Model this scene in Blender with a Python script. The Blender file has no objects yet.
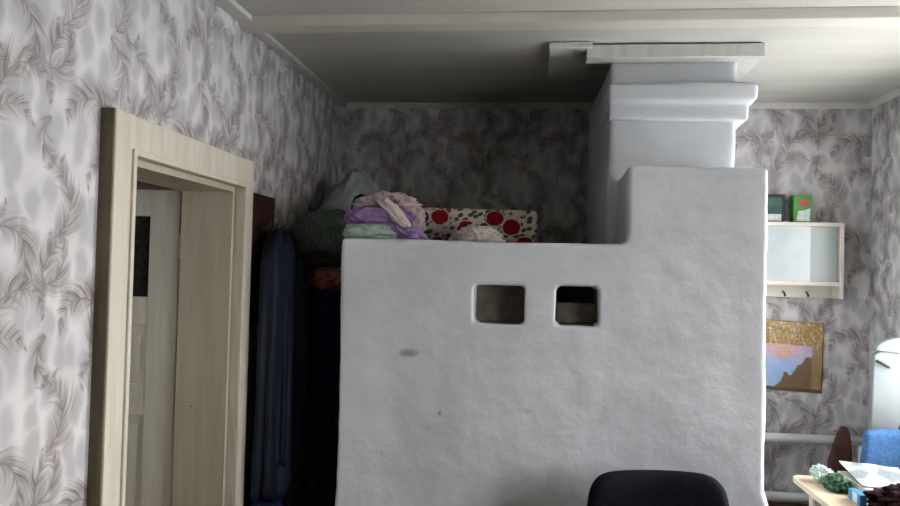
import bpy, bmesh, math, random
from mathutils import Vector, Matrix, noise
R = math.radians
scene = bpy.context.scene
COL = scene.collection
random.seed(4)
ST_Z = 1.621

# ------------------------------------------------------------------ node helpers
class S:
    """a value socket that builds Math nodes when used in arithmetic"""
    def __init__(s, nt, out): s.nt, s.out = nt, out
    def _op(s, op, a, b=None, c=None):
        n = s.nt.nodes.new('ShaderNodeMath'); n.operation = op
        for i, v in enumerate((a, b, c)):
            if v is None: continue
            if isinstance(v, S): s.nt.links.new(v.out, n.inputs[i])
            else: n.inputs[i].default_value = float(v)
        return S(s.nt, n.outputs[0])
    def __add__(s, o): return s._op('ADD', s, o)
    __radd__ = __add__
    def __sub__(s, o): return s._op('SUBTRACT', s, o)
    def __rsub__(s, o): return s._op('SUBTRACT', o, s)
    def __mul__(s, o): return s._op('MULTIPLY', s, o)
    __rmul__ = __mul__
    def __truediv__(s, o): return s._op('DIVIDE', s, o)
    def fract(s): return s._op('FRACT', s)
    def sin(s): return s._op('SINE', s)
    def abs(s): return s._op('ABSOLUTE', s)
    def sqrt(s): return s._op('SQRT', s)
    def pow(s, e): return s._op('POWER', s, e)
    def atan2(s, o): return s._op('ARCTAN2', s, o)
    def max(s, o): return s._op('MAXIMUM', s, o)
    def min(s, o): return s._op('MINIMUM', s, o)
    def clamp(s):
        return s.max(0.0).min(1.0)
    def step(s, a, b):
        """smooth ramp: 0 at a, 1 at b"""
        n = s.nt.nodes.new('ShaderNodeMapRange'); n.interpolation_type = 'SMOOTHSTEP'
        s.nt.links.new(s.out, n.inputs[0])
        lo, hi, t0, t1 = (a, b, 0, 1) if a < b else (b, a, 1, 0)
        n.inputs[1].default_value = lo; n.inputs[2].default_value = hi
        n.inputs[3].default_value = t0; n.inputs[4].default_value = t1
        return S(s.nt, n.outputs[0])

def srgb(r, g, b):
    f = lambda c: c / 12.92 if c <= .04045 else ((c + .055) / 1.055) ** 2.4
    return (f(r / 255), f(g / 255), f(b / 255), 1)

def new_mat(name, rough=.8, spec=.3):
    m = bpy.data.materials.new(name); m.use_nodes = True
    nt = m.node_tree; b = nt.nodes['Principled BSDF']
    b.inputs['Roughness'].default_value = rough
    b.inputs['Specular IOR Level'].default_value = spec
    return m, nt, b
def ntex(nt, vec, scale, detail=4, rough=.55, dist=0):
    n = nt.nodes.new('ShaderNodeTexNoise'); n.inputs['Scale'].default_value = scale
    n.inputs['Detail'].default_value = detail; n.inputs['Roughness'].default_value = rough
    n.inputs['Distortion'].default_value = dist
    if vec is not None: nt.links.new(vec, n.inputs['Vector'])
    return S(nt, n.outputs['Fac'])
def ntex2(nt, vec, scale=1, detail=1):
    n = nt.nodes.new('ShaderNodeTexNoise'); n.noise_dimensions = '2D'
    n.inputs['Scale'].default_value = scale; n.inputs['Detail'].default_value = detail
    nt.links.new(vec, n.inputs['Vector'])
    return S(nt, n.outputs['Fac'])
def vtex(nt, vec, scale, feature='F1', rnd=1):
    n = nt.nodes.new('ShaderNodeTexVoronoi'); n.feature = feature; n.voronoi_dimensions = '2D'
    n.inputs['Scale'].default_value = scale; n.inputs['Randomness'].default_value = rnd
    nt.links.new(vec, n.inputs['Vector'])
    return S(nt, n.outputs['Distance'])
def coord(nt, kind='Object'):
    return nt.nodes.new('ShaderNodeTexCoord').outputs[kind]
def xyz(nt, vec):
    n = nt.nodes.new('ShaderNodeSeparateXYZ'); nt.links.new(vec, n.inputs[0])
    return [S(nt, n.outputs[i]) for i in range(3)]
def vec3(nt, x, y, z=0.0):
    n = nt.nodes.new('ShaderNodeCombineXYZ')
    for i, v in enumerate((x, y, z)):
        if isinstance(v, S): nt.links.new(v.out, n.inputs[i])
        else: n.inputs[i].default_value = v
    return n.outputs[0]
def mix(nt, fac, a, b):
    n = nt.nodes.new('ShaderNodeMix'); n.data_type = 'RGBA'
    if isinstance(fac, S): nt.links.new(fac.out, n.inputs[0])
    else: n.inputs[0].default_value = fac
    for i, v in ((6, a), (7, b)):
        if isinstance(v, tuple): n.inputs[i].default_value = v
        else: nt.links.new(v, n.inputs[i])
    return n.outputs[2]
def bump(nt, bsdf, h, strength=.3, dist=.01):
    n = nt.nodes.new('ShaderNodeBump'); n.inputs['Strength'].default_value = strength
    n.inputs['Distance'].default_value = dist
    nt.links.new(h.out, n.inputs['Height']); nt.links.new(n.outputs[0], bsdf.inputs['Normal'])

def plain(name, c, rough=.7, spec=.3, vary=.12, scale=14, bmp=.0, metal=0):
    """painted / cloth surface with soft mottling"""
    m, nt, b = new_mat(name, rough, spec)
    v = coord(nt)
    n = ntex(nt, v, scale, 5)
    dark = tuple(x * (1 - 2 * vary) for x in c[:3]) + (1,)
    lite = tuple(min(1, x * (1 + vary)) for x in c[:3]) + (1,)
    nt.links.new(mix(nt, n.step(.3, .7), dark, lite), b.inputs['Base Color'])
    b.inputs['Metallic'].default_value = metal
    if bmp: bump(nt, b, ntex(nt, v, scale * 6, 3), bmp, .004)
    return m

# ------------------------------------------------------------------ materials
def wallpaper():
    m, nt, b = new_mat('plume_wallpaper', .75, .25)
    uvn = coord(nt, 'UV')
    u0, v0, _ = xyz(nt, uvn)
    w1 = ntex(nt, uvn, 9, 2); w2 = ntex(nt, vec3(nt, u0 + 7.3, v0 - 3.1), 9, 2)
    u = u0 + (w1 - .5) * .035; v = v0 + (w2 - .5) * .035
    T = .53
    fine = ntex(nt, uvn, 120, 2)
    total = None
    plumes = [(.087, .42, .070, 100, -265, .062), (.165, .285, .085, 195, -195, .075),
              (.130, .17, .100, 205, -155, .090), (.060, .05, .036, 170, 190, .034),
              (.330, .42, .090, 215, -120, .075), (.225, .07, .085, -70, 170, .078),
              (.370, .24, .095, 10, 165, .085), (.455, .43, .075, 80, -200, .066),
              (.450, .11, .070, -60, 260, .060), (.270, .20, .050, 120, 200, .045),
              (.235, .46, .060, -100, 190, .055), (.510, .28, .070, 250, -170, .062)]
    total = None
    for i, (cu, cv, r0, a0, sw, W) in enumerate(plumes):
        r0 *= 1.12; W *= 1.3
        du = ((u - (cu - T / 2)) / T).fract() * T - T / 2
        dv = ((v - (cv - T / 2)) / T).fract() * T - T / 2
        r = (du * du + dv * dv).sqrt()
        rel = ((dv.atan2(du) - R(a0)) * (math.copysign(1, sw) / (2 * math.pi))).fract()
        t = (rel * (360 / abs(sw))).min(1.0)
        d = r - (1.2 - t * .55) * r0
        ad = d.abs()
        w = (t.pow(.4) * (1 - t)) * (W * 1.9) + .0005
        s_ = t * (abs(R(sw)) * r0) - ad * 1.25
        strand = ntex2(nt, vec3(nt, s_ * 200 + i * 17.3, d * 16), 1, 1.5)
        clump = ntex2(nt, vec3(nt, s_ * 45 + i * 7.7, d * 5), 1, 0)
        env = (ad / (w * (strand * .9 + .5))).step(1.0, .05)
        side = d.step(-.06, .02) * .5 + .5
        spine = ad.step(.008, .0005) * t.step(1.0, .4)
        f = (env * (strand.step(.28, .70) * .55 + .45) * (clump.step(.3, .7) * .55 + .45) * side).max(spine * .7)
        total = f if total is None else total.max(f)
    # soft grey ovals between the plumes
    ov = vtex(nt, vec3(nt, u * 1.55 + (w2 - .5) * .08, v * .9 + (w1 - .5) * .08), 11, rnd=.85)
    oval = ov.step(.66, .2)
    dots = (u0 * 900).sin() * (v0 * 900).sin() * .12 + .88
    big = ntex(nt, uvn, 5, 2)
    base = mix(nt, big.step(.35, .65), srgb(212, 207, 204), srgb(226, 221, 217))
    c = mix(nt, oval * dots * .95, base, srgb(182, 179, 178))
    pl = mix(nt, big.step(.4, .6), srgb(98, 84, 76), srgb(112, 92, 86))
    c = mix(nt, (total * .95).clamp(), c, pl)
    nt.links.new(c, b.inputs['Base Color'])
    bump(nt, b, ntex(nt, uvn, 260, 2), .12, .002)
    return m

def plaster(name, base, stains=True):
    m, nt, b = new_mat(name, .9, .15)
    v = coord(nt)
    n1 = ntex(nt, v, 2.2, 6, .6); n2 = ntex(nt, v, 16, 6, .6); n3 = ntex(nt, v, 90, 3)
    a = tuple(x * .90 for x in base[:3]) + (1,)
    c = mix(nt, n1.step(.35, .68), a, base)
    warm = (base[0] * .95, base[1] * .91, base[2] * .85, 1)
    c = mix(nt, ntex(nt, v, 5, 5, .6).step(.6, .8) * .5, c, warm)
    if stains:      # sooty thumb marks and chips where the plaster has worn
        x, y, z = xyz(nt, v)
        for (sx, sz, rx, rz, amt) in ((-.49, 1.182, .042, .018, .55), (-.365, .955, .010, .012, .45), (-.03, .98, .02, .008, .2)):
            q = ((x - sx) / rx); p = ((z - sz) / rz)
            d = (q * q + p * p).sqrt() + (n2 - .5) * 1.6
            c = mix(nt, d.step(1.3, .2) * amt, c, srgb(105, 98, 94))
    nt.links.new(c, b.inputs['Base Color'])
    px, py, pz = xyz(nt, v)
    crk = vtex(nt, vec3(nt, px + (n2 - .5) * .35 + n1 * .3, pz * .8 + (n2 - .5) * .3), 4.5, 'DISTANCE_TO_EDGE')
    crk = crk.step(.018, .0) * ntex(nt, v, 3.1, 2).step(.50, .62)
    bump(nt, b, n1 * 1.0 + n2 * .11 + n3 * .01 - crk * .035, .55, .024)
    return m

def ceiling_paint():
    m, nt, b = new_mat('cream_ceiling_paint', .42, .4)
    v = coord(nt); x, y, z = xyz(nt, v)
    st = ntex(nt, vec3(nt, x * .6, y * 6, z), 1.6, 4)
    c = mix(nt, st.step(.3, .7), srgb(194, 190, 178), srgb(204, 201, 190))
    c = mix(nt, ntex(nt, v, 2.2, 5, .65).step(.58, .8) * .45, c, srgb(196, 184, 158))
    nt.links.new(c, b.inputs['Base Color'])
    bump(nt, b, st + ntex(nt, v, 30, 3) * .15, .2, .01)
    return m

def cream_wood(name, c1, c2):
    m, nt, b = new_mat(name, .5, .35)
    v = coord(nt); x, y, z = xyz(nt, v)
    n = ntex(nt, vec3(nt, x * 14, y * 14, z * 1.4), 2, 4)
    c = mix(nt, n.step(.3, .7), c1, c2)
    ch = ntex(nt, v, 26, 5, .7)
    c = mix(nt, ch.step(.70, .74) * .75, c, srgb(92, 78, 62))
    nt.links.new(c, b.inputs['Base Color'])
    bump(nt, b, n, .2, .005)
    return m

def floral():
    m, nt, b = new_mat('rose_print_fabric', .85, .15)
    v = coord(nt); x, y, z = xyz(nt, v)
    k = ntex(nt, v, 40, 3)
    zz = z - ST_Z
    r = vtex(nt, vec3(nt, x + .02, zz * 1.1 + y * .6), 8.5, rnd=.6) + (k - .5) * .14
    rose = r.step(.37, .31)
    inner = ((r * 60 + k * 8).sin() * .5 + .5)
    lf = vtex(nt, vec3(nt, x * 1.0 + zz * .8, zz * 1.6 - x * .9 + y * .5), 22, rnd=1)
    leaf = lf.step(.42, .32) * r.step(.36, .40) * ntex(nt, v, 12, 2).step(.38, .5)
    c = mix(nt, leaf * .9, srgb(206, 194, 180), srgb(40, 42, 36))
    red = mix(nt, inner * .6, srgb(150, 22, 34), srgb(84, 10, 20))
    c = mix(nt, rose, c, red)
    nt.links.new(c, b.inputs['Base Color'])
    bump(nt, b, k, .2, .006)
    return m

def plaid():
    m, nt, b = new_mat('checked_sack_weave', .8, .2)
    v = coord(nt); x, y, z = xyz(nt, v)
    a = ((x + y) * 330).sin(); q = ((z - x * .3) * 330).sin()
    f = a.step(.2, .6) * .5 + q.step(.2, .6) * .5
    c = mix(nt, f, srgb(84, 96, 92), srgb(118, 128, 120))
    c = mix(nt, ntex(nt, v, 7, 3).step(.4, .65) * .5, c, srgb(74, 96, 78))
    nt.links.new(c, b.inputs['Base Color'])
    return m

def poster_print():
    m, nt, b = new_mat('sunset_print_in_film', .22, .6)
    uv = coord(nt, 'UV'); u, v, _ = xyz(nt, uv)
    n = ntex(nt, uv, 22, 5, .7); n2 = ntex(nt, uv, 6, 4)
    gold = mix(nt, n.step(.35, .65), srgb(150, 112, 58), srgb(206, 174, 118))
    sky = mix(nt, v.step(.30, .66), srgb(176, 206, 240), srgb(238, 190, 194))
    sky = mix(nt, u.step(.5, .95) * v.step(.3, .6) * .8, sky, srgb(176, 180, 216))
    dx = u - .34; dy = (v - .55) * 1.3
    sun = (dx * dx + dy * dy).sqrt() + (n - .5) * .1
    sky = mix(nt, sun.step(.17, .05) * .85, sky, srgb(232, 184, 140))
    hill = v - (u * .78 - .10 + (n2 - .5) * .3 + (u * 21).sin() * .03)
    pic = mix(nt, hill.step(.02, -.02), sky, mix(nt, n, srgb(118, 92, 70), srgb(140, 118, 92)))
    peak = u.step(.80, .86)
    pic = mix(nt, peak * .9, pic, mix(nt, n, srgb(128, 106, 70), srgb(182, 158, 110)))
    c = mix(nt, (v + (n2 - .5) * .05).step(.655, .675), pic, gold)
    c = mix(nt, v.step(.05, .03), c, srgb(112, 88, 60))
    # creases of the clear film over the print
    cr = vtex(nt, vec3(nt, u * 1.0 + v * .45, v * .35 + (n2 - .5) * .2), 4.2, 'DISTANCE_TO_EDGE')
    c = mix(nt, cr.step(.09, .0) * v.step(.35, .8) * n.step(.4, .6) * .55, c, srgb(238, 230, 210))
    nt.links.new(c, b.inputs['Base Color'])
    bump(nt, b, n2 * 1.0 + n * .3, .35, .02)
    return m

def newsprint():
    m, nt, b = new_mat('printed_page', .6, .3)
    v = coord(nt); x, y, z = xyz(nt, v)
    rows = (y * 420).sin().step(-.1, .4)
    words = ntex(nt, vec3(nt, x * 130, y * 66, 0), 1, 1).step(.45, .5)
    blk = ntex(nt, vec3(nt, x * 9, y * 7, 0), 1, 1).step(.46, .54)
    c = mix(nt, rows * words * .8, srgb(190, 188, 180), srgb(60, 64, 70))
    c = mix(nt, blk * .8, c, srgb(88, 98, 100))
    nt.links.new(c, b.inputs['Base Color'])
    return m

def floor_boards():
    m, nt, b = new_mat('brown_floor_paint', .45, .4)
    v = coord(nt); x, y, z = xyz(nt, v)
    g = ((x / .14).fract() - .5).abs().step(.47, .5)
    n = ntex(nt, vec3(nt, x * 12, y * .9, 0), 2, 4)
    c = mix(nt, n, srgb(120, 72, 40), srgb(146, 92, 54))
    c = mix(nt, g * .8, c, srgb(50, 30, 18))
    nt.links.new(c, b.inputs['Base Color'])
    bump(nt, b, 1 - g, .3, .004)
    return m

def glass_mat():
    m, nt, b = new_mat('frosted_cabinet_glass', .25, .6)
    v = coord(nt)
    b.inputs['Base Color'].default_value = srgb(176, 186, 178)
    b.inputs['Transmission Weight'].default_value = .35
    bump(nt, b, ntex(nt, v, 60, 2), .1, .003)
    return m

M = dict(
    wallpaper=wallpaper(),
    ceiling=ceiling_paint(),
    stove=plaster('whitewashed_stove_plaster', srgb(234, 236, 238)),
    clay=plain('bare_grey_clay', srgb(112, 104, 92), .95, .1, .15, 20, .3),
    chimney=plaster('whitewashed_chimney_plaster', srgb(226, 228, 230), False),
    cream=cream_wood('cream_gloss_woodwork', srgb(200, 190, 168), srgb(214, 205, 184)),
    casing=cream_wood('cream_casing_paint', srgb(206, 196, 176), srgb(220, 211, 192)),
    jamb=cream_wood('darker_cream_jamb_paint', srgb(182, 170, 144), srgb(196, 184, 158)),  # darker tone of cream than the casing, used on the reveals
    leaf=cream_wood('grey_cream_door_paint', srgb(206, 199, 180), srgb(220, 213, 194)),
    batten=plain('lit_cream_batten_paint', srgb(226, 220, 204), .4, .4, .03, 4),  # lighter than the ceiling paint: window light on the batten put into its colour
    collar=cream_wood('white_board_paint', srgb(206, 204, 196), srgb(220, 218, 212)),
    brown_edge=cream_wood('dark_brown_casing_edge', srgb(94, 82, 62), srgb(118, 104, 82)),
    doorglass=plain('ribbed_dark_door_glass', srgb(50, 45, 36), .9, .1, .25, 40),
    floor=floor_boards(),
    lino=plain('brown_linoleum', srgb(112, 86, 64), .5, .3, .05, 3),
    skirting=cream_wood('brown_skirting_paint', srgb(120, 88, 52), srgb(136, 102, 62)),
    hall=plain('dim_hall_plaster', srgb(150, 140, 122), .85, .2),
    outside=plain('white_bounce_ground', srgb(238, 238, 238), .95, .1, .03, .6),
    frame=plain('white_window_paint', srgb(224, 222, 216), .5, .4, .04),
    lilac=plain('lilac_cotton', srgb(156, 126, 172), .9, .1, .12, 20, .2),
    mint=plain('pale_mint_cotton', srgb(166, 184, 172), .9, .1, .08, 18, .2),
    pink=plain('pale_pink_cotton', srgb(222, 194, 192), .9, .1, .22, 24, .2),
    white_cloth=plain('cream_white_cotton', srgb(236, 222, 214), .9, .1, .08, 16, .2),
    teal=plain('dark_teal_cotton', srgb(34, 56, 62), .9, .1),
    floral=floral(),
    greyblue=plain('grey_blue_sacking', srgb(164, 170, 172), .85, .15, .12, 9, .15),
    plaid=plaid(),
    jacket=plain('worn_blue_nylon', srgb(18, 29, 46), .6, .3, .2, 9, .15),
    jeans=plain('bright_blue_lining', srgb(28, 44, 84), .8, .2, .15, 12),
    navy=plain('navy_wool', srgb(30, 34, 58), .95, .1, .2, 30, .25),
    maroon=plain('dark_red_brown_varnish', srgb(58, 26, 22), .6, .3, .18, 6),
    scarf=plain('rust_and_pink_knit', srgb(150, 92, 84), .95, .1, .35, 22, .3),
    yellow=plain('straw_yellow_cloth', srgb(196, 182, 120), .9, .1),
    darkwood=plain('aged_plank', srgb(70, 54, 40), .8, .2, .2, 8),
    black=plain('black_upholstery', srgb(22, 23, 30), .9, .15, .2, 60, .15),
    blackplastic=plain('black_plastic', srgb(20, 20, 22), .45, .4, .1),
    steel=plain('bare_steel', srgb(150, 150, 152), .3, .5, .05, 10, 0, 1),
    cabinet=plain('off_white_cabinet_paint', srgb(226, 216, 200), .5, .35, .04, 8),
    cabback=plain('pale_back_panel', srgb(214, 220, 216), .7, .2, .04),
    glass=glass_mat(),
    whiteglass=plain('white_backed_glass', srgb(176, 184, 182), .2, .6, .03),
    dark=plain('dark_metal', srgb(52, 46, 42), .5, .4),
    green=plain('green_carton', srgb(74, 140, 58), .5, .35, .1, 30),
    red=plain('red_print', srgb(196, 78, 72), .5, .3, .1),
    carton_white=plain('white_print', srgb(206, 216, 208), .5, .3, .08, 60),
    tealcarton=plain('dark_teal_carton', srgb(54, 92, 82), .5, .3, .25, 18),
    cartonedge=plain('black_carton_edge', srgb(36, 34, 36), .5, .3),
    poster=poster_print(),
    posteredge=plain('brown_poster_edge', srgb(120, 92, 58), .5, .3),
    pipe=plain('white_pipe_enamel', srgb(222, 222, 220), .35, .45, .03),
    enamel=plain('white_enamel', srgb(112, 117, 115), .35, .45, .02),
    blue=plain('bright_blue_weave', srgb(60, 94, 132), .9, .15, .14, 70, .3),
    wood=plain('light_varnished_wood', srgb(196, 178, 150), .45, .4, .08, 7),
    orange=plain('orange_varnished_wood', srgb(176, 116, 70), .45, .4),
    leg=plain('pale_painted_leg', srgb(198, 190, 176), .55, .3),
    page=newsprint(),
    paper=plain('cream_paper', srgb(196, 190, 172), .7, .2, .04),
    bag=plain('clear_film', srgb(170, 188, 174), .3, .6, .12, 20),
    leafgreen=plain('herb_green', srgb(54, 90, 58), .6, .3, .35, 26, .2),
    brownsack=plain('dark_brown_board', srgb(66, 44, 37), .9, .1, .2, 14, .15),
    darkcloth=plain('black_and_maroon_knit', srgb(52, 30, 32), .95, .1, .55, 18, .3),
    lightblue=plain('sky_blue_print', srgb(60, 130, 180), .5, .35, .1),
    navycloth=plain('dark_navy_cloth', srgb(40, 46, 62), .9, .1, .2, 20, .2),
)

# ------------------------------------------------------------------ object helpers
def tag(o, label=None, cat=None, group=None, kind=None):
    if label: o['label'] = label
    if cat: o['category'] = cat
    if group: o['group'] = group
    if kind: o['kind'] = kind
    return o
def thing(name, loc, label, cat, group=None):
    o = bpy.data.objects.new(name, None); COL.objects.link(o)
    o.location = loc; o.empty_display_size = .05
    return tag(o, label, cat, group)
def wloc(o):
    v = Vector(o.location)
    while o.parent: o = o.parent; v += Vector(o.location)
    return v
def obj(name, bm, mat, parent=None, smooth=False, origin=None):
    """link a bmesh given in room coordinates as one object, measured from its parent"""
    me = bpy.data.meshes.new(name)
    base = wloc(parent) if parent else Vector((0, 0, 0))
    o = bpy.data.objects.new(name, me); COL.objects.link(o)
    if origin is not None: o.location = Vector(origin) - base
    off = base + Vector(o.location)
    bmesh.ops.translate(bm, verts=bm.verts, vec=-off)
    bm.to_mesh(me); bm.free()
    if parent: o.parent = parent
    if smooth:
        for p in me.polygons: p.use_smooth = True
    for mm in (mat if isinstance(mat, (list, tuple)) else [mat]): me.materials.append(mm)
    return o
def BM(): return bmesh.new()
def box(bm, x0, x1, y0, y1, z0, z1, bev=0, seg=2):
    t = bmesh.new(); bmesh.ops.create_cube(t, size=1)
    for v in t.verts:
        v.co = Vector(((x0 + x1) / 2 + v.co.x * (x1 - x0), (y0 + y1) / 2 + v.co.y * (y1 - y0), (z0 + z1) / 2 + v.co.z * (z1 - z0)))
    if bev: bmesh.ops.bevel(t, geom=t.edges[:], offset=bev, segments=seg, affect='EDGES', profile=.5)
    return join(bm, t)
def join(bm, t):
    me = bpy.data.meshes.new('tmp'); t.to_mesh(me); t.free()
    bm.from_mesh(me); bpy.data.meshes.remove(me); return bm
def bx(*a, **k): return box(BM(), *a, **k)
def prism(bm, pts, axis, a, b, bev=0):
    """extrude a 2D outline along an axis from a to b"""
    t = bmesh.new()
    def P(p, w):
        return {0: (w, p[0], p[1]), 1: (p[0], w, p[1]), 2: (p[0], p[1], w)}[axis]
    A = [t.verts.new(P(p, a)) for p in pts]; Bv = [t.verts.new(P(p, b)) for p in pts]
    t.faces.new(A); t.faces.new(Bv[::-1])
    n = len(pts)
    for i in range(n): t.faces.new((A[i], Bv[i], Bv[(i + 1) % n], A[(i + 1) % n]))
    bmesh.ops.recalc_face_normals(t, faces=t.faces[:])
    if bev: bmesh.ops.bevel(t, geom=t.edges[:], offset=bev, segments=2, affect='EDGES', profile=.5)
    return join(bm, t)
def tube(bm, pts, r, n=12, cap=True):
    t = bmesh.new(); rings = []
    pts = [Vector(p) for p in pts]
    rs = r if isinstance(r, (list, tuple)) else [r] * len(pts)
    for i, p in enumerate(pts):
        d = (pts[min(i + 1, len(pts) - 1)] - pts[max(i - 1, 0)]).normalized()
        up = Vector((0, 0, 1)) if abs(d.z) < .9 else Vector((1, 0, 0))
        a = d.cross(up).normalized(); b = d.cross(a).normalized()
        rings.append([t.verts.new(p + (a * math.cos(2 * math.pi * k / n) + b * math.sin(2 * math.pi * k / n)) * rs[i]) for k in range(n)])
    for i in range(len(rings) - 1):
        for k in range(n):
            t.faces.new((rings[i][k], rings[i][(k + 1) % n], rings[i + 1][(k + 1) % n], rings[i + 1][k]))
    if cap:
        t.faces.new(rings[0][::-1]); t.faces.new(rings[-1])
    bmesh.ops.recalc_face_normals(t, faces=t.faces[:])
    return join(bm, t)
def lump(bm, c, s, seed=0, amp=.22, fr=2.6, flat=None, sq=2.0, fold=0.0, sub=5, lean=(0, 0)):
    """a soft heap of cloth: rounded block with creases; flat = lowest z allowed"""
    t = bmesh.new(); bmesh.ops.create_icosphere(t, subdivisions=sub, radius=1)
    off = Vector((seed * 3.7, seed * 1.3, seed * 7.1))
    for v in t.verts:
        p = v.co.copy()
        k = (abs(p.x) ** sq + abs(p.y) ** sq + abs(p.z) ** sq) ** (-1 / sq)
        q = p * k
        n = noise.fractal(q * fr + off, .9, 2.1, 4) * amp
        f = (1 - abs(noise.noise(Vector((q.x * 3.2, q.y * 3.2, q.z * 1.4)) * 1.4 + off * 2))) ** 3 * fold
        q = q * (1 + n + f)
        w = Vector((c[0] + q.x * s[0] + q.z * lean[0], c[1] + q.y * s[1] + q.z * lean[1], c[2] + q.z * s[2]))
        if flat is not None and w.z < flat:
            w.z = flat + (w.z - flat) * .03
            if w.z < flat: w.z = flat
        v.co = w
    return join(bm, t)
def loft(bm, rings, n=40, seed=0):
    """hanging cloth: rings of (centre, half-width x, half-width y, fold depth)"""
    t = bmesh.new(); R_ = []
    for i, (c, rx, ry, fd) in enumerate(rings):
        row = []
        for k in range(n):
            a = 2 * math.pi * k / n
            f = 1 + fd * (math.sin(a * 7 + seed + i * .25) * .6 + noise.noise(Vector((a * 2.2, i * .5, seed))) * .9)
            row.append(t.verts.new((c[0] + rx * math.cos(a) * f, c[1] + ry * math.sin(a) * f, c[2] + .012 * math.sin(a * 5 + seed))))
        R_.append(row)
    for i in range(len(R_) - 1):
        for k in range(n):
            t.faces.new((R_[i][k], R_[i][(k + 1) % n], R_[i + 1][(k + 1) % n], R_[i + 1][k]))
    t.faces.new(R_[0][::-1]); t.faces.new(R_[-1])
    bmesh.ops.recalc_face_normals(t, faces=t.faces[:])
    bmesh.ops.subdivide_edges(t, edges=t.edges[:], cuts=1, use_grid_fill=True, smooth=.6)
    return join(bm, t)
def rough_edges(o, voxel, smooth_it, disp):
    """melt sharp corners the way hand-laid plaster does, then make the surface uneven"""
    a = o.modifiers.new('r', 'REMESH'); a.mode = 'VOXEL'; a.voxel_size = voxel
    b = o.modifiers.new('s', 'SMOOTH'); b.iterations = smooth_it; b.factor = .5
    dg = bpy.context.evaluated_depsgraph_get(); dg.update()
    me = bpy.data.meshes.new_from_object(o.evaluated_get(dg))
    o.modifiers.clear()
    old = o.data; mats = list(old.materials); o.data = me; bpy.data.meshes.remove(old)
    nrm = [v.normal.copy() for v in me.vertices]
    for v, nn in zip(me.vertices, nrm):
        p = v.co
        d = noise.fractal(p * 1.7, 1, 2, 3) * disp * 1.2 + noise.fractal(p * 9 + Vector((4, 2, 9)), 1, 2, 3) * disp * .35
        v.co = p + nn * d
    for p in me.polygons: p.use_smooth = True
    me.materials.clear()
    for mm in mats: me.materials.append(mm)

# ------------------------------------------------------------------ room dimensions
XL, XR, YB, YF, H = -1.19, 1.78, 4.30, -4.00, 2.47
D0, D1, DH = 2.005, 2.80, 1.805          # door opening in the left wall
WT = .19                                  # wall thickness

def uvwall(name, rects, normal_axis, c0, c1, side):
    """wall from rectangles (a0,a1,z0,z1), a solid slab between c0 (room face) and c1, papered in metres"""
    bm = BM()
    for (a0, a1, z0, z1) in rects:
        lo, hi = min(c0, c1), max(c0, c1)
        if normal_axis == 0: box(bm, lo, hi, a0, a1, z0, z1)
        else: box(bm, a0, a1, lo, hi, z0, z1)
    uv = bm.loops.layers.uv.new('UVMap')
    for f in bm.faces:
        for l in f.loops:
            p = l.vert.co
            l[uv].uv = (p.y + .13, p.z) if normal_axis == 0 else (p.x + .31, p.z + .2)
    return tag(obj(name, bm, M['wallpaper']), kind='structure')

uvwall('wall_left', [(YF, D0, 0, H), (D1, YB, 0, H), (D0, D1, DH, H)], 0, XL, XL - WT, 'left')
uvwall('wall_back', [(XL - WT, XR + WT, -.05, H)], 1, YB, YB + .2, 'back')
W1 = (.80, 1.55); W2 = (2.58, 3.45); WZ = (.85, 2.15); WZ1 = (1.00, 2.00)
uvwall('wall_right', [(YF, W1[0], 0, H), (W1[0], W1[1], 0, WZ1[0]), (W1[0], W1[1], WZ1[1], H), (W1[1], W2[0], 0, H),
                      (W2[0], W2[1], 0, WZ[0]), (W2[0], W2[1], WZ[1], H), (W2[1], YB, 0, H)], 0, XR, XR + WT, 'right')
uvwall('wall_front', [(XL - WT, XR + WT, 0, H)], 1, YF, YF - .2, 'front')
tag(obj('ceiling', bx(XL - WT, XR + WT, YF - .2, YB + .2, H, H + .12), M['ceiling']), kind='structure')
tag(obj('floor', bx(XL - WT, XR + WT, YF - .2, YB + .2, -.1, 0), M['lino']), kind='structure')

# hall beyond the doorway
bm = BM()
box(bm, -3.3, -3.2, .6, 4.4, 0, H); box(bm, -3.2, -3.1, .5, .6, 0, H); box(bm, -2.75, XL - WT, .5, .6, 0, H); box(bm, -3.1, -2.75, .5, .6, 0, 1.1); box(bm, -3.1, -2.75, .5, .6, 1.7, H); box(bm, -3.2, XL - WT, 4.4, 4.5, 0, H)  # opening in the end wall is added, out of view, to light the door leaf
tag(obj('wall_hall', bm, M['hall']), kind='structure')
tag(obj('floor_hall', bx(-3.3, XL - WT, .5, 4.5, -.1, 0), M['floor']), kind='structure')
tag(obj('ceiling_hall', bx(-3.3, XL - WT, .5, 4.5, H, H + .12), M['hall']), kind='structure')
tag(obj('ground', bx(-40, 40, -40, 46, -1.0, -.6), M['outside']), kind='structure')  # unseen ground, made white to bounce daylight up onto the ceiling

# windows in the right wall (daylight)
for i, (a, b_, WW) in enumerate(((*W1, WZ1), (*W2, WZ))):
    bm = BM(); t = .05
    x0, x1 = XR + .09, XR + .14
    box(bm, x0, x1, a, a + t, *WW); box(bm, x0, x1, b_ - t, b_, *WW)
    box(bm, x0, x1, a + t, b_ - t, WW[0], WW[0] + t); box(bm, x0, x1, a + t, b_ - t, WW[1] - t, WW[1])
    m_ = (a + b_) / 2
    box(bm, x0, x1, m_ - .025, m_ + .025, WW[0] + t, WW[1] - t)
    box(bm, x0, x1, a + t, m_ - .025, WW[1] - .42, WW[1] - .38); box(bm, x0, x1, m_ + .025, b_ - t, WW[1] - .42, WW[1] - .38)
    w = tag(obj('window_%d' % (i + 1), bm, M['frame']), kind='structure')
    s = obj('window_sill', bx(XR - .06, XR + .09, a - .04, b_ + .04, WW[0] - .03, WW[0], bev=.006), M['frame'], w)
    s['kind'] = 'structure'

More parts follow.
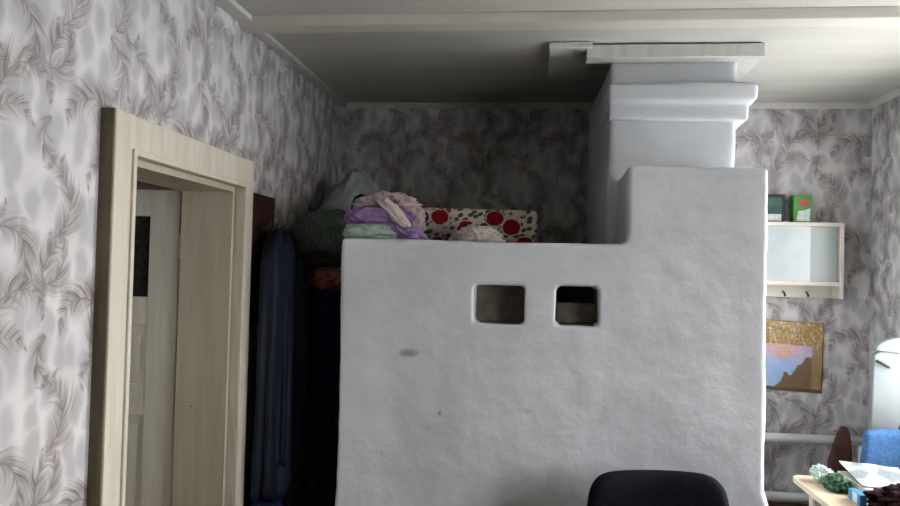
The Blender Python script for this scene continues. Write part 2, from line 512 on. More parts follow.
# trims
def strip(name, bm, m): return tag(obj(name, bm, M[m]), kind='structure')
crown = lambda d: [(XL, H - d), (XL + .012, H - d), (XL + d * .9, H - .012), (XL + d * .9, H), (XL, H)]
strip('trim_1', bx(XL, XL + .062, YF, 2.775, H - .022, H, bev=.004), 'collar')
strip('trim_2', bx(XL, XL + .050, 2.935, YB, H - .018, H, bev=.004), 'collar')
strip('trim_3', prism(BM(), [(2.775, H), (2.79, H - .036), (2.885, H - .036), (2.89, H)], 0, XL, XR, bev=.004), 'batten')   # batten across the ceiling
strip('trim_4', prism(BM(), [(YB, H - .03), (YB - .008, H - .03), (YB - .028, H - .006), (YB - .028, H), (YB, H)], 0, XL + .035, XR), 'ceiling')
strip('trim_5', prism(BM(), [(XR, H - .03), (XR - .008, H - .03), (XR - .028, H - .006), (XR - .028, H), (XR, H)], 1, YF, YB - .03), 'ceiling')
strip('baseboard_back', bx(.9, XR, 4.24, YB, 0, .30, bev=.004), 'skirting')
strip('baseboard_left', bx(XL, XL + .02, YF, 1.89, 0, .12, bev=.004), 'skirting')
strip('baseboard_right', bx(XR - .02, XR, YF, 4.23, 0, .12, bev=.004), 'skirting')

# ------------------------------------------------------------------ doorway
XC = XL + .042                            # room face of the casing
dr = thing('door_1', (XL, 2.40, 0), None, None); dr['kind'] = 'structure'
def spart(*a, **k):
    o = obj(*a, **k); o['kind'] = 'structure'; return o
cw = .10
bm = BM()
box(bm, XL + .004, XC, D0 - cw, D0, 0, DH + .115, bev=.005)
box(bm, XL + .004, XC, D1, D1 + cw, 0, DH + .115, bev=.005)
box(bm, XL + .004, XC - .002, D0 - cw + .004, D1 + cw - .004, DH, DH + .112, bev=.004)
spart('casing', bm, M['casing'], dr)
bm = BM()                                 # bead round the opening
box(bm, XC - .01, XC + .008, D0 - .016, D0 + .002, 0, DH + .016, bev=.003)
box(bm, XC - .01, XC + .008, D1 - .002, D1 + .016, 0, DH + .016, bev=.003)
box(bm, XC - .01, XC + .008, D0, D1, DH - .002, DH + .016, bev=.003)
spart('casing_bead', bm, M['casing'], dr)
spart('casing_edge', bx(XL - .002, XC - .004, D0 - cw - .006, D0 - cw, 0, DH + .113), M['brown_edge'], dr)  # thin dark brown strip over the casing's near side face
bm = BM()
box(bm, XL - WT - .01, XL + .006, D1 - .022, D1, 0, DH)
box(bm, XL - WT - .01, XL + .006, D0, D0 + .022, 0, DH)
box(bm, XL - WT - .01, XL + .006, D0 + .022, D1 - .022, DH - .022, DH)
spart('jamb', bm, M['jamb'], dr)
# the leaf, swung right back into the hall
LX1, LY, LH = XL - WT - .028, D1 + .004, DH - .015
LX0 = LX1 - .76
bm = BM()
f0, f1 = LY, LY + .04
st = .125
box(bm, LX0, LX0 + st, f0, f1, .02, LH, bev=.003); box(bm, LX1 - st, LX1, f0, f1, .02, LH, bev=.003)
for (z0, z1) in ((.02, .22), (.90, 1.02), (1.255, 1.365), (LH - .105, LH)):
    box(bm, LX0 + st, LX1 - st, f0 + .001, f1 - .001, z0, z1, bev=.003)
lf = spart('door_leaf', bm, M['leaf'], dr)
for (z0, z1) in ((.22, .90), (1.02, 1.255)):
    bm = BM(); box(bm, LX0 + st - .005, LX1 - st + .005, f0 + .016, f0 + .026, z0, z1)
    box(bm, LX0 + st + .05, LX1 - st - .03, f0 + .009, f0 + .018, z0 + .04, z1 - .04, bev=.004)
    spart('door_panel', bm, M['leaf'], lf)
spart('door_pane', bx(LX0 + st - .005, LX1 - st + .005, f0 + .018, f0 + .023, 1.365, LH - .105), M['doorglass'], lf)
bm = BM()
tube(bm, [(LX0 + .06, f0, 1.0), (LX0 + .06, f0 - .045, 1.0)], .008); tube(bm, [(LX0 + .06, f0 - .045, 1.0), (LX0 + .16, f0 - .045, 1.0)], .009)
box(bm, LX0 + .045, LX0 + .075, f0 - .004, f0 + .001, .9, 1.06, bev=.001)
spart('door_handle', bm, M['dark'], lf)
for z in (.3, 1.52):
    bm = BM(); tube(bm, [(LX1 + .006, LY - .006, z), (LX1 + .006, LY - .006, z + .1)], .009)
    spart('door_hinge', bm, M['leaf'], lf)

# ------------------------------------------------------------------ the stove
SX0, SX1, SY0, SY1 = -.764, .829, 2.85, 4.285
stv = thing('masonry_stove', (0, 3.5, 0), 'big whitewashed masonry stove with two small square niches and a stepped top', 'stove')
bm = BM()
box(bm, SX0, SX1, SY0, SY1, .0, 1.614)
box(bm, .324, SX1, SY0, 3.34, 1.4, 1.911)
prism(bm, [(SX1 - .06, 0), (SX1 + .045, 0), (SX1 + .035, .62), (SX1 - .01, .76), (SX1 - .06, .76)], 1, SY0, 3.6)
body = obj('stove_body', bm, M['stove'], stv)
cut = BM()
box(cut, -.246, -.050, SY0 - .1, SY0 + .26, 1.302, 1.450)
c1 = obj('cutter', cut, M['stove'])
cut = BM()
box(cut, .066, .222, SY0 - .1, SY0 + .30, 1.306, 1.454)
c2 = obj('cutter', cut, M['stove'])
rm = body.modifiers.new('u', 'REMESH'); rm.mode = 'VOXEL'; rm.voxel_size = .011
c1.location = c2.location = body.location
for c in (c1, c2):
    b_ = body.modifiers.new('b', 'BOOLEAN'); b_.operation = 'DIFFERENCE'; b_.object = c; b_.solver = 'EXACT'
dg = bpy.context.evaluated_depsgraph_get(); dg.update()
me = bpy.data.meshes.new_from_object(body.evaluated_get(dg)); body.modifiers.clear()
old = body.data; body.data = me; bpy.data.meshes.remove(old)
for c in (c1, c2):
    mm = c.data; bpy.data.objects.remove(c); bpy.data.meshes.remove(mm)
me.materials.clear(); me.materials.append(M['stove'])
rough_edges(body, .010, 2, .0065)
# bare clay lining deep in the niches, a half-height clay block in the right one
def lining(x0, x1, z0, z1, y0, y1):
    bm = BM(); t = .006
    box(bm, x0 - t, x1 + t, y0, y1, z0 - t, z0 + .002); box(bm, x0 - t, x1 + t, y0, y1, z1 - .002, z1 + t)
    box(bm, x0 - t, x0 + .002, y0, y1, z0 + .002, z1 - .002); box(bm, x1 - .002, x1 + t, y0, y1, z0 + .002, z1 - .002)
    box(bm, x0 - t, x1 + t, y1, y1 + t, z0 - t, z1 + t)
    return bm
obj('niche_lining', lining(-.246, -.050, 1.302, 1.450, SY0 + .03, SY0 + .10), M['clay'], stv)
obj('niche_lining', lining(.066, .222, 1.306, 1.454, SY0 + .035, SY0 + .28), M['clay'], stv)
obj('niche_block', bx(.069, .219, SY0 + .09, SY0 + .27, 1.3085, 1.388, bev=.006), M['clay'], stv)

# chimney stack with its stepped cornice
CX0, CX1, CY0 = .285, .806, 3.25
bm = BM()
prism(bm, [(CX0, CY0), (CX1, CY0), (CX1, SY1), (CX0 - .022, SY1)], 2, 1.57, 2.415)
ch = obj('chimney', bm, M['chimney'], stv); rough_edges(ch, .011, 4, .005)
bm = BM()
prism(bm, [(CX0 - .012, 2.235), (CX1 + .070, 2.235), (CX1 + .076, 2.25), (CX1 + .076, 2.302), (CX1 + .06, 2.312), (CX0 - .012, 2.312)], 1, CY0 - .045, SY1)
prism(bm, [(CX0 - .006, 2.158), (CX1 + .040, 2.158), (CX1 + .046, 2.170), (CX1 + .046, 2.245), (CX0 - .006, 2.245)], 1, CY0 - .024, SY1)
co = obj('chimney_cornice', bm, M['chimney'], ch); rough_edges(co, .009, 3, .006)
# boards closing the gap round the chimney at the ceiling
bm = BM()
box(bm, .178, .897, 3.170, 3.262, 2.408, H - .006, bev=.004)
box(bm, CX1 - .004, .897, 3.255, 3.76, 2.412, H - .006, bev=.004)
tag(obj('ceiling_board', bm, M['collar']), 'white painted board collar fixed to the ceiling in front of the chimney', 'board')
tag(obj('ceiling_board', bx(.02, .20, 3.14, 3.66, 2.444, H - .003, bev=.004), M['collar']), 'thin flat board on the dim ceiling just left of the chimney', 'board')

# ------------------------------------------------------------------ bedding and clothes on the stove
ST = 1.621
def soft(name, bm, mat, label, cat, group=None):
    bmesh.ops.remove_doubles(bm, verts=bm.verts[:], dist=.0005)
    return tag(obj(name, bm, M[mat], smooth=True), label, cat, group)
# pale mint folded cloth at the bottom of the pile
bm = lump(BM(), (-.665, 3.02, ST + .022), (.125, .12, .043), 1, .10, 2, ST, 2.6, .08)
soft('folded_cloth', bm, 'mint', 'pale mint folded cloth at the bottom of the clothes pile on the stove', 'cloth')
bm = BM()
lump(bm, (-.665, 3.06, ST + .085), (.135, .13, .050), 2, .12, 2.2, ST + .04, 2.3, .10)
lump(bm, (-.555, 2.985, ST + .035), (.075, .07, .050), 3, .15, 2.2, ST, 2.0, .15, lean=(-.05, 0))
lump(bm, (-.50, 2.96, ST + .012), (.05, .05, .026), 4, .15, 2.2, ST, 2.0, .15, lean=(-.03, 0))
soft('shirt', bm, 'lilac', 'lilac shirt crumpled on the clothes pile, one end trailing onto the stove', 'clothing')
bm = BM()
lump(bm, (-.645, 3.12, ST + .142), (.098, .09, .044), 5, .28, 2.8, ST + .115, 2.0, .5)
lump(bm, (-.60, 3.25, ST + .085), (.080, .075, .092), 6, .22, 2.4, ST, 2.0, .3)
soft('blouse', bm, 'pink', 'pale pink blouse heaped on top of the lilac shirt', 'clothing')
bm = lump(BM(), (-.580, 2.955, ST + .105), (.026, .03, .062), 8, .2, 2.4, ST + .045, 2.0, .4, lean=(-.055, .03))
soft('crumpled_top', bm, 'white_cloth', 'creamy white crumpled garment slipping down in front of the pink blouse', 'clothing')
bm = lump(BM(), (-.765, 3.16, ST + .145), (.04, .06, .055), 9, .2, 2, ST + .05)
soft('sock', bm, 'teal', 'small dark teal garment behind the lilac shirt on the stove', 'clothing')
# rose-print rolled quilt
bm = BM()
box(bm, -.63, -.012, 3.40, 3.66, ST + .004, ST + .165, bev=.022, seg=4)
bmesh.ops.subdivide_edges(bm, edges=[e for e in bm.edges if e.calc_length() > .1], cuts=14, use_grid_fill=True)
for v in bm.verts:
    v.co.z += noise.noise(v.co * 5) * .007 + (v.co.x + .3) * -.012
    v.co.y += noise.noise(v.co * 6 + Vector((3, 3, 3))) * .008
qu = soft('quilt', bm, 'floral', 'folded quilt with red roses on white along the back of the stove', 'bedding')
bm = bx(-.60, -.02, 3.396, 3.404, ST + .004, ST + .018)
obj('red_edging', bm, M['red'], qu)
bm = lump(BM(), (-.27, 3.26, ST + .015), (.105, .09, .062), 12, .2, 2.0, ST, 1.7, .15)
soft('pillowcase', bm, 'white_cloth', 'cream white cloth heaped in front of the rose quilt', 'cloth')

# plank ledge between stove and wall, sacks on it
tag(obj('ledge_plank', bx(XL + .002, SX0 - .012, 3.34, 4.28, 1.50, 1.54, bev=.005), M['darkwood']),
    'dark plank ledge bridging the gap between stove and wall', 'shelf')
bm = lump(BM(), (-.985, 3.47, 1.645), (.170, .13, .115), 15, .16, 1.8, 1.542, 2.3, .10)
for v in bm.verts:
    if v.co.x < XL + .012: v.co.x = XL + .012
    if v.co.x > SX0 - .022: v.co.x = SX0 - .022
soft('checked_sack', bm, 'plaid', 'dark grey-green checked sack lying on the ledge beside the stove', 'sack')
bm = BM()
t = bmesh.new(); bmesh.ops.create_icosphere(t, subdivisions=5, radius=1)
for v in t.verts:
    p = v.co; k = 1 + noise.fractal(p * 2.1 + Vector((31, 4, 7)), .9, 2, 4) * .16
    q = p * k
    tp = 1 - .22 * max(0, q.z)
    v.co = Vector((-.985 + q.x * .185 * tp + max(0, q.z) * .045, 3.78 + q.y * .15 * tp, 1.75 + q.z * .245))
    if v.co.z < 1.545: v.co.z = 1.545
    if v.co.x < XL + .012: v.co.x = XL + .012
    if v.co.x > SX0 - .03: v.co.x = min(v.co.x, SX0 - .03 + max(0, v.co.z - 1.66) * .9)
join(bm, t)
soft('grey_sack', bm, 'greyblue', 'tall grey-blue cloth sack peaked behind the clothes pile', 'sack')

# ------------------------------------------------------------------ clothes hanging in the gap
rk = thing('coat_rack', (XL, 3.05, 1.65), 'dark red-brown wooden coat rack board on the wall beside the door', 'coat rack')
obj('rack_board', bx(XL + .001, XL + .024, 2.935, 3.20, 1.25, 1.80, bev=.004), M['maroon'], rk)
for y in (2.99, 3.07, 3.15):
    bm = BM(); tube(bm, [(XL + .02, y, 1.66), (XL + .07, y, 1.655), (XL + .085, y, 1.68)], .006)
    obj('hook', bm, M['dark'], rk, True)
jk = thing('jacket', (-1.06, 3.04, .9), 'worn dark blue jacket hanging right beside the door casing', 'jacket')
c0 = [(1.615, .028, .045, 0), (1.60, .045, .085, .05), (1.54, .060, .125, .06), (1.40, .064, .140, .08), (1.15, .066, .146, .11), (.9, .068, .150, .13), (.64, .072, .155, .15), (.57, .068, .15, .15)]
bm = loft(BM(), [((-1.070, 3.005 + (1.65 - z) * .025, z), rx, ry, fd) for z, rx, ry, fd in c0], n=56, seed=2)
obj('jacket_body', bm, M['jacket'], jk, True)
sl = [(1.53, .03, .045, .05), (1.47, .038, .055, .08), (1.30, .041, .060, .14), (1.10, .041, .058, .18), (.92, .040, .056, .2), (.76, .037, .052, .18), (.70, .034, .048, .12)]
bm = loft(BM(), [((-1.03 + (1.53 - z) * .022, 3.105 + (1.53 - z) * .03, z), rx, ry, fd) for z, rx, ry, fd in sl], n=30, seed=5)
obj('sleeve', bm, M['jacket'], jk, True)
bm = loft(BM(), [((-1.045 + (1.53 - z) * .02, 2.985 - (1.53 - z) * .03, z), rx * .9, ry * .8, fd) for z, rx, ry, fd in sl], n=30, seed=6)
obj('sleeve', bm, M['jacket'], jk, True)
bm = loft(BM(), [((-1.082, 3.03, 1.645), .030, .05, .05), ((-1.08, 3.03, 1.62), .040, .07, .05), ((-1.078, 3.03, 1.59), .042, .08, .05)], n=24, seed=7)
obj('collar', bm, M['jacket'], jk, True)
bm = loft(BM(), [((-1.10, 3.02, .545), .06, .12, .06), ((-1.10, 3.02, .40), .062, .125, .08), ((-1.10, 3.02, .2), .066, .13, .1), ((-1.10, 3.02, .13), .062, .12, .1)], n=30, seed=9)
soft('hanging_trousers', bm, 'jeans', 'bright blue trousers hanging low under the blue jacket by the door', 'clothing')
bm = loft(BM(), [((-1.155, 3.27, 1.66), .012, .02, .1), ((-1.15, 3.275, 1.58), .018, .028, .15), ((-1.15, 3.28, 1.48), .022, .032, .2), ((-1.15, 3.285, 1.40), .02, .03, .2)], n=20, seed=3)
yl = soft('yellow_cloth', bm, 'yellow', 'narrow straw-yellow cloth hanging on the wall right of the coat rack', 'cloth')
bm = BM(); tube(bm, [(XL - .01, 3.27, 1.655), (XL + .035, 3.27, 1.655)], .006); obj('nail', bm, M['dark'], yl)
ct = thing('coat', (-.90, 3.24, .8), 'dark navy wool coat hanging in the gap left of the stove', 'coat')
bm = loft(BM(), [((-.915, 3.24, 1.435), .05, .035, .02), ((-.91, 3.24, 1.41), .085, .05, .04), ((-.905, 3.24, 1.30), .095, .065, .06), ((-.905, 3.24, 1.0), .098, .07, .10), ((-.905, 3.24, .6), .10, .072, .13), ((-.905, 3.24, .35), .10, .072, .13)], n=56, seed=11)
obj('coat_body', bm, M['navy'], ct, True)
bm = loft(BM(), [((-.85, 3.18, 1.38), .03, .03, .04), ((-.835, 3.175, 1.25), .036, .036, .1), ((-.83, 3.17, .95), .036, .036, .14), ((-.828, 3.17, .75), .033, .033, .1)], n=24, seed=12)
obj('sleeve', bm, M['navy'], ct, True)
bm = BM(); tube(bm, [(-.915, 3.24, 1.42), (-.915, 3.25, 1.49), (-.915, 3.30, 1.505), (-.915, 3.345, 1.51)], .005)
obj('hook', bm, M['dark'], ct, True)
bm = lump(BM(), (-.91, 3.23, 1.445), (.088, .05, .045), 21, .18, 2.4, None, 2.0, .3)
soft('scarf', bm, 'scarf', 'rust and pink scarf bunched on the shoulders of the navy coat', 'scarf')

# ------------------------------------------------------------------ office chair in front of the stove
oc = thing('office_chair', (.405, 2.30, 0), 'black office chair with rounded backrest close in front of the stove', 'chair')
bm = BM(); t = bmesh.new()
NU, NV = 28, 22
def backpt(u, v, s):
    # u,v in [-1,1]; superellipse pad, cushion bulge, wrapped slightly round the sitter
    k = (abs(u) ** 7 + abs(v) ** 7) ** (1 / 7) if (u or v) else 1
    m_ = max(abs(u), abs(v)); q = m_ / k if k else 1
    x, z = u * q * .232, v * q * .215
    if v > 0: x *= 1 - .06 * v * v
    th = .048 * (max(0, 1 - m_ ** 4)) ** .5 + .006
    y = .06 * (x / .23) ** 2 * -1
    return Vector((.405 + x, 2.60 + y + s * th + (z) * .10, .628 + z + .008 * (x / .23)))
g = {}
for s in (-1, 1):
    for i in range(NU + 1):
        for j in range(NV + 1):
            g[s, i, j] = t.verts.new(backpt(i / NU * 2 - 1, j / NV * 2 - 1, s))
    for i in range(NU):
        for j in range(NV):
            t.faces.new((g[s, i, j], g[s, i + 1, j], g[s, i + 1, j + 1], g[s, i, j + 1]))
rim = [(i, 0) for i in range(NU)] + [(NU, j) for j in range(NV)] + [(i, NV) for i in range(NU, 0, -1)] + [(0, j) for j in range(NV, 0, -1)]
for k in range(len(rim)):
    a, b_ = rim[k], rim[(k + 1) % len(rim)]
    t.faces.new((g[-1, *a], g[-1, *b_], g[1, *b_], g[1, *a]))
bmesh.ops.recalc_face_normals(t, faces=t.faces[:]); join(bm, t)
obj('backrest', bm, M['black'], oc, True)
bm = BM(); box(bm, .17, .64, 2.06, 2.50, .42, .49, bev=.03, seg=4); obj('seat', bm, M['black'], oc, True)
bm = BM(); tube(bm, [(.405, 2.40, .41), (.405, 2.56, .405), (.405, 2.625, .44), (.405, 2.64, .60)], .018); obj('back_support', bm, M['blackplastic'], oc, True)
bm = BM(); tube(bm, [(.405, 2.29, .12), (.405, 2.29, .40)], .025); box(bm, .32, .49, 2.20, 2.42, .395, .425, bev=.006); obj('gas_column', bm, M['blackplastic'], oc)
for k in range(5):
    a = R(18 + 72 * k); d = Vector((math.cos(a), math.sin(a), 0)); c = Vector((.405, 2.29, .10))
    bm = BM(); tube(bm, [c, c + d * .14, c + d * .26 + Vector((0, 0, -.025))], [.028, .022, .016])
    l_ = obj('base_arm', bm, M['blackplastic'], oc, True)
    e = c + d * .255; n_ = Vector((-d.y, d.x, 0)); e.z = .028
    bm = BM()
    for s in (-1, 1): tube(bm, [e + n_ * (.006 * s), e + n_ * (.024 * s)], .028, 20)
    tube(bm, [e, e + Vector((0, 0, .05))], .007)
    obj('caster', bm, M['blackplastic'], l_)

# ------------------------------------------------------------------ back right corner
# wall cabinet with sliding glass
wc = thing('wall_cabinet', (1.29, 4.22, 1.6), 'off-white wall cabinet with sliding glass doors and hooks below', 'cabinet')
A0, A1, B0, B1 = .99, 1.592, 4.16, 4.298
obj('cabinet_top', bx(A0, A1, B0, B1, 1.785, 1.806, bev=.002), M['cabinet'], wc)
obj('side_panel', bx(A1 - .022, A1, B0, B1, 1.405, 1.785, bev=.002), M['cabinet'], wc)
obj('side_panel', bx(A0, A0 + .022, B0, B1, 1.405, 1.785, bev=.002), M['cabinet'], wc)
obj('cabinet_bottom', bx(A0 + .022, A1 - .022, B0, B1, 1.470, 1.492, bev=.002), M['cabinet'], wc)
obj('back_panel', bx(A0 + .022, A1 - .022, B1 - .012, B1 - .002, 1.492, 1.785), M['cabback'], wc)
obj('inner_shelf', bx(A0 + .022, A1 - .022, B0 + .04, B1 - .012, 1.632, 1.640), M['cabback'], wc)
obj('rail_board', bx(A0 + .022, A1 - .022, B1 - .03, B1 - .002, 1.405, 1.470, bev=.002), M['cabinet'], wc)
obj('glass_door', bx(A0 + .024, 1.425, B0 + .010, B0 + .014, 1.492, 1.785), M['whiteglass'], wc, origin=(1.2, B0, 1.64))
obj('glass_door', bx(1.30, A1 - .024, B0 + .022, B0 + .026, 1.492, 1.785), M['glass'], wc, origin=(1.45, B0, 1.64))
for x in (1.06, 1.20, 1.32, 1.44):
    bm = BM(); tube(bm, [(x, B1 - .03, 1.435), (x, B1 - .05, 1.43), (x, B1 - .06, 1.412), (x, B1 - .072, 1.418)], .0045, 8)
    obj('hook', bm, M['dark'], wc, True)
# cartons on top
tc = thing('tea_carton', (1.415, 4.235, 1.807), 'bright green carton with a red oval standing on the wall cabinet', 'box')
bm = bx(1.348, 1.442, 4.205, 4.262, 1.8065, 1.955, bev=.002)
obj('carton_body', bm, M['green'], tc)
bm = BM(); prism(bm, [(1.402 + .030 * math.cos(a * math.pi / 12), 1.912 + .016 * math.sin(a * math.pi / 12)) for a in range(24)], 1, 4.2035, 4.2052)
obj('red_emblem', bm, M['red'], tc)
bm = BM(); prism(bm, [(1.362, 1.815), (1.430, 1.815), (1.434, 1.885), (1.408, 1.874), (1.372, 1.868)], 1, 4.2036, 4.2052)
obj('white_print', bm, M['carton_white'], tc)
dc = thing('dark_carton', (1.26, 4.235, 1.807), 'dark teal carton with black edges standing on the wall cabinet next to the stove', 'box')
obj('carton_body', bx(1.205, 1.300, 4.205, 4.262, 1.8065, 1.955, bev=.002), M['tealcarton'], dc)
bm = BM(); box(bm, 1.287, 1.303, 4.2035, 4.2635, 1.8065, 1.957); box(bm, 1.204, 1.303, 4.2032, 4.2638, 1.938, 1.957)
obj('black_border', bm, M['cartonedge'], dc)
bm = BM(); box(bm, 1.21, 1.285, 4.2036, 4.2052, 1.815, 1.85)
obj('pale_band', bm, M['carton_white'], dc)

# picture in clear film pinned to the wall
po = thing('poster', (1.38, 4.29, 1.08), 'sunset picture in shiny film with a gold-brown border, on the wall under the cabinet', 'picture')
bm = BM()
n = 16
pts = [[None] * (n + 1) for _ in range(n + 1)]
uv = bm.loops.layers.uv.new('UVMap')
for i in range(n + 1):
    for j in range(n + 1):
        a, b_ = i / n, j / n
        x = 1.232 + a * .305 + (1 - b_) * -.006; z = .905 + b_ * .372 - a * .014 * 1.0 + (1 - b_) * a * 0
        pts[i][j] = bm.verts.new((x, 4.288 + .004 * noise.noise(Vector((a * 5, b_ * 5, 2))), z))
for i in range(n):
    for j in range(n):
        f = bm.faces.new((pts[i][j], pts[i + 1][j], pts[i + 1][j + 1], pts[i][j + 1]))
        for l, (p, q) in zip(f.loops, ((i, j), (i + 1, j), (i + 1, j + 1), (i, j + 1))): l[uv].uv = (p / n, q / n)
obj('print', bm, M['poster'], po, True)
obj('backing_card', prism(BM(), [(1.224, .900), (1.538, .886), (1.542, 1.266), (1.230, 1.280)], 1, 4.2925, 4.3005), M['posteredge'], po)

# heating pipes
hp = thing('heating_pipes', (1.2, 4.2, .5), 'two white horizontal heating pipes along the foot of the back wall', 'radiator')
for z, x1 in ((.655, 1.74), (.345, 1.74)):
    bm = BM(); tube(bm, [(.86, 4.195, z - .004), (x1, 4.195, z + .006)], .026, 20); obj('pipe', bm, M['pipe'], hp, True)
bm = BM(); tube(bm, [(1.71, 4.195, .345), (1.71, 4.195, .655)], .022, 16); obj('riser', bm, M['pipe'], hp, True)
for x in (.95, 1.65):
    bm = BM(); tube(bm, [(x, 4.215, .345), (x, 4.235, .25), (x, 4.235, .0)], .010, 10); obj('bracket', bm, M['pipe'], hp, True)

# white rounded panel at the right
fr = thing('enamel_panel', (1.49, 3.56, 0), 'tall white panel with a rounded top and small dark handle, right of the blue chair', 'panel')
X0, Yp = 1.476, 3.52
def rtop(x0, x1, z0, z1, r):
    return [(x0 - .03, z0), (x1, z0), (x1, z1)] + [(x0 + r + r * math.cos(R(q)), z1 - r * .55 + r * .55 * math.sin(R(q))) for q in range(90, 181, 15)]
obj('panel_board', prism(BM(), rtop(X0, 1.775, 0, 1.195, .05), 1, Yp, Yp + .035, bev=.006), M['enamel'], fr)
obj('panel_cap', prism(BM(), [(X0 + .004, 1.196), (1.773, 1.165), (1.773, 1.262)] + [(1.63 + .15 * math.cos(R(q)), 1.20 + .062 * math.sin(R(q))) for q in range(90, 181, 15)], 1, Yp - .008, Yp + .04, bev=.006), M['enamel'], fr)
bm = BM(); tube(bm, [(1.488, Yp - .002, 1.152), (1.505, Yp - .018, 1.142), (1.528, Yp - .018, 1.13), (1.54, Yp - .002, 1.126)], .006); obj('handle', bm, M['dark'], fr, True)

# table by the right wall
TZ = .70
tb = thing('table', (1.4, 2.8, 0), 'light wooden table with rounded corner at the right below the heating pipes', 'table')
def rr(x0, x1, y0, y1, r):
    o = []
    for cx, cy, a0 in ((x1 - r, y1 - r, 0), (x0 + r, y1 - r, 90), (x0 + r, y0 + r, 180), (x1 - r, y0 + r, 270)):
        o += [(cx + r * math.cos(R(a0 + k * 15)), cy + r * math.sin(R(a0 + k * 15))) for k in range(7)]
    return o
obj('tabletop', prism(BM(), rr(1.045, 1.765, 2.20, 3.25, .04), 2, TZ - .024, TZ, bev=.004), M['wood'], tb)
bm = BM(); box(bm, 1.13, 1.72, 2.27, 3.18, TZ - .10, TZ - .024); obj('apron', bm, M['leg'], tb)
for x in (1.115, 1.725):
    for y in (2.27, 3.165):
        bm = BM(); tube(bm, [(x, y, 0), (x, y, TZ - .025)], [.016, .024]); obj('leg', bm, M['leg'], tb, True)

# blue chair behind the table
bc = thing('blue_chair', (1.46, 3.20, 0), 'chair with bright blue woven backrest behind the cluttered table', 'chair')
bm = BM(); box(bm, 1.355, 1.735, 3.335, 3.385, .715, .885, bev=.024, seg=4)
bmesh.ops.subdivide_edges(bm, edges=[e for e in bm.edges if e.calc_length() > .09], cuts=8, use_grid_fill=True)
for v in bm.verts:
    a = (v.co.x - 1.545) / .19
    v.co.z -= max(0, -a - .6) * max(0, v.co.z - .8) * .25
    v.co.x += (v.co.z - .8) * .10 if a < 0 else 0
    v.co.y -= .03 * a * a
obj('backrest', bm, M['blue'], bc, True)
bm = BM(); box(bm, 1.36, 1.73, 2.95, 3.34, .40, .45, bev=.02, seg=3); obj('seat', bm, M['blue'], bc, True)
for x in (1.405, 1.695):
    bm = BM(); box(bm, x - .014, x + .014, 3.392, 3.414, 0, .80, bev=.004); obj('leg', bm, M['orange'], bc)
    bm = BM(); box(bm, x - .014, x + .014, 2.98, 3.005, 0, .405, bev=.004); obj('leg', bm, M['orange'], bc)
bm = BM(); box(bm, 1.39, 1.71, 3.34, 3.40, .395, .42); obj('crossbar', bm, M['orange'], bc)
bm = BM()
lump(bm, (1.585, 3.372, .80), (.062, .062, .13), 31, .10, 2, None, 2.6, .1)
soft('hung_cloth', bm, 'navycloth', 'dark navy cloth slung over the right end of the blue backrest', 'cloth')

# clutter on the table
def sheet(bm, corners, nx=10, ny=10, th=.0025, warp=.004, seed=0):
    """a sheet or magazine laid out between four corners, gently buckled"""
    t = bmesh.new(); c = [Vector(p) for p in corners]; G = {}
    for i in range(nx + 1):
        for j in range(ny + 1):
            a, b_ = i / nx, j / ny
            p = (c[0] * (1 - a) + c[1] * a) * (1 - b_) + (c[3] * (1 - a) + c[2] * a) * b_
            p.z += warp * noise.noise(Vector((a * 3 + seed, b_ * 3, seed)))
            G[i, j] = (t.verts.new(p), t.verts.new(p - Vector((0, 0, th))))
    for i in range(nx):
        for j in range(ny):
            for s in (0, 1):
                q = [G[i, j][s], G[i + 1, j][s], G[i + 1, j + 1][s], G[i, j + 1][s]]
                t.faces.new(q if s == 0 else q[::-1])
    for i in range(nx):
        for j in (0, ny):
            t.faces.new((G[i, j][0], G[i + 1, j][0], G[i + 1, j][1], G[i, j][1]))
    for j in range(ny):
        for i in (0, nx):
            t.faces.new((G[i, j][0], G[i, j + 1][0], G[i, j + 1][1], G[i, j][1]))
    bmesh.ops.recalc_face_normals(t, faces=t.faces[:])
    return join(bm, t)
bs = tag(obj('carton', bx(1.205, 1.60, 2.93, 3.19, TZ + .001, TZ + .040, bev=.003), M['paper']), 'flat cream cardboard carton on the table under the papers', 'box')
tag(obj('magazine', sheet(BM(), [(1.20, 2.95, TZ + .047), (1.36, 2.93, TZ + .047), (1.44, 3.20, TZ + .062), (1.215, 3.20, TZ + .078)], seed=2, th=.004), M['page']),
    'open printed magazine lying on the carton at the back of the table', 'magazine')
tag(obj('paper_sheet', sheet(BM(), [(1.40, 2.935, TZ + .047), (1.59, 2.935, TZ + .047), (1.60, 3.12, TZ + .052), (1.475, 3.13, TZ + .053)], seed=5), M['paper']),
    'blank cream sheet of paper lying right of the open magazine', 'paper')
pb = thing('herb_bag', (1.17, 3.08, TZ), 'clear plastic bag of green herbs at the left edge of the table', 'bag')
bm = lump(BM(), (1.150, 3.05, TZ + .022), (.036, .05, .030), 41, .3, 2.6, TZ + .001, 2, .3); obj('herbs', bm, M['leafgreen'], pb, True)
bm = lump(BM(), (1.140, 3.145, TZ + .026), (.034, .032, .030), 42, .3, 2.2, TZ + .001, 2, .4, lean=(-.01, .01)); obj('plastic_film', bm, M['bag'], pb, True)
# dark brown board
bm = prism(BM(), [(1.330, .0), (1.425, .0), (1.425, .70), (1.422, .77), (1.412, .825), (1.398, .842), (1.382, .836), (1.366, .80), (1.346, .74), (1.330, .68)], 1, 3.60, 3.64, bev=.008)
tag(obj('brown_board', bm, M['brownsack']), 'dark brown board with a rounded narrow top standing behind the table', 'board')
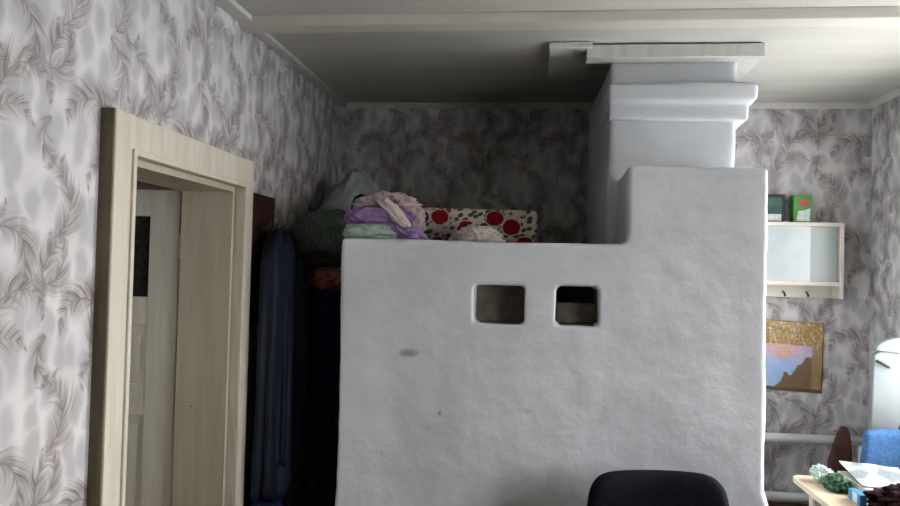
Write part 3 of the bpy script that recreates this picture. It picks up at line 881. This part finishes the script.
# blue and white packet
pk = thing('packet', (1.15, 2.90, TZ), 'small blue and white packet at the left edge of the table', 'packet')
bm = bx(1.150, 1.175, 2.84, 2.94, TZ + .001, TZ + .040, bev=.003); obj('packet_body', bm, M['lightblue'], pk)
bm = bx(1.1488, 1.1508, 2.86, 2.90, TZ + .004, TZ + .038); obj('white_stripe', bm, M['carton_white'], pk)
bm = lump(BM(), (1.33, 2.80, TZ + .028), (.135, .08, .052), 51, .25, 2.6, TZ + .001, 2.1, .3)
soft('dark_knit', bm, 'darkcloth', 'black and maroon knitwear heaped at the front of the table', 'clothing')

# ------------------------------------------------------------------ daylight
w = bpy.data.worlds.new('sky'); scene.world = w; w.use_nodes = True
nt = w.node_tree; bg = nt.nodes['Background']
x, y, z = xyz(nt, coord(nt, 'Generated'))
nt.links.new(mix(nt, z.step(-.1, .7), srgb(245, 246, 248), srgb(232, 237, 246)), bg.inputs['Color'])
bg.inputs['Strength'].default_value = 29.0
for (a, b_, WW) in ((*W1, WZ1), (*W2, WZ)):
    L = bpy.data.lights.new('window_portal', 'AREA'); L.shape = 'RECTANGLE'
    L.size = WW[1] - WW[0]; L.size_y = b_ - a; L.cycles.is_portal = True
    lo = bpy.data.objects.new('window_portal', L); COL.objects.link(lo)
    lo.location = (XR + .16, (a + b_) / 2, sum(WW) / 2); lo.rotation_euler = (0, R(90), 0)

L = bpy.data.lights.new('added_hall_portal', 'AREA'); L.shape = 'RECTANGLE'; L.size = .35; L.size_y = .6; L.cycles.is_portal = True  # portal for the added hall opening that brightens the door leaf
lo = bpy.data.objects.new('added_hall_portal', L); COL.objects.link(lo)
lo.location = (-2.925, .52, 1.4); lo.rotation_euler = (R(90), 0, R(180))

# ------------------------------------------------------------------ camera
cam = bpy.data.cameras.new('camera'); co_ = bpy.data.objects.new('camera', cam); COL.objects.link(co_)
yw, pt_, rl = R(6.8), R(1.35), R(1.5)
f = Vector((-math.sin(yw) * math.cos(pt_), math.cos(yw) * math.cos(pt_), math.sin(pt_)))
rt = Vector((math.cos(yw), math.sin(yw), 0)); up = rt.cross(f)
r2 = rt * math.cos(rl) + up * math.sin(rl); u2 = up * math.cos(rl) - rt * math.sin(rl)
co_.matrix_world = Matrix(((r2.x, u2.x, -f.x, 0), (r2.y, u2.y, -f.y, 0), (r2.z, u2.z, -f.z, 1.5), (0, 0, 0, 1)))
cam.sensor_width = 36; cam.lens = 750 / 900 * 36; cam.clip_start = .05
scene.camera = co_

scene.view_settings.view_transform = 'Standard'; scene.view_settings.look = 'None'
scene.view_settings.gamma = 1; scene.view_settings.use_curve_mapping = False
scene.view_settings.exposure = 0.0
scene.cycles.use_denoising = True
scene.cycles.max_bounces = 10; scene.cycles.diffuse_bounces = 2
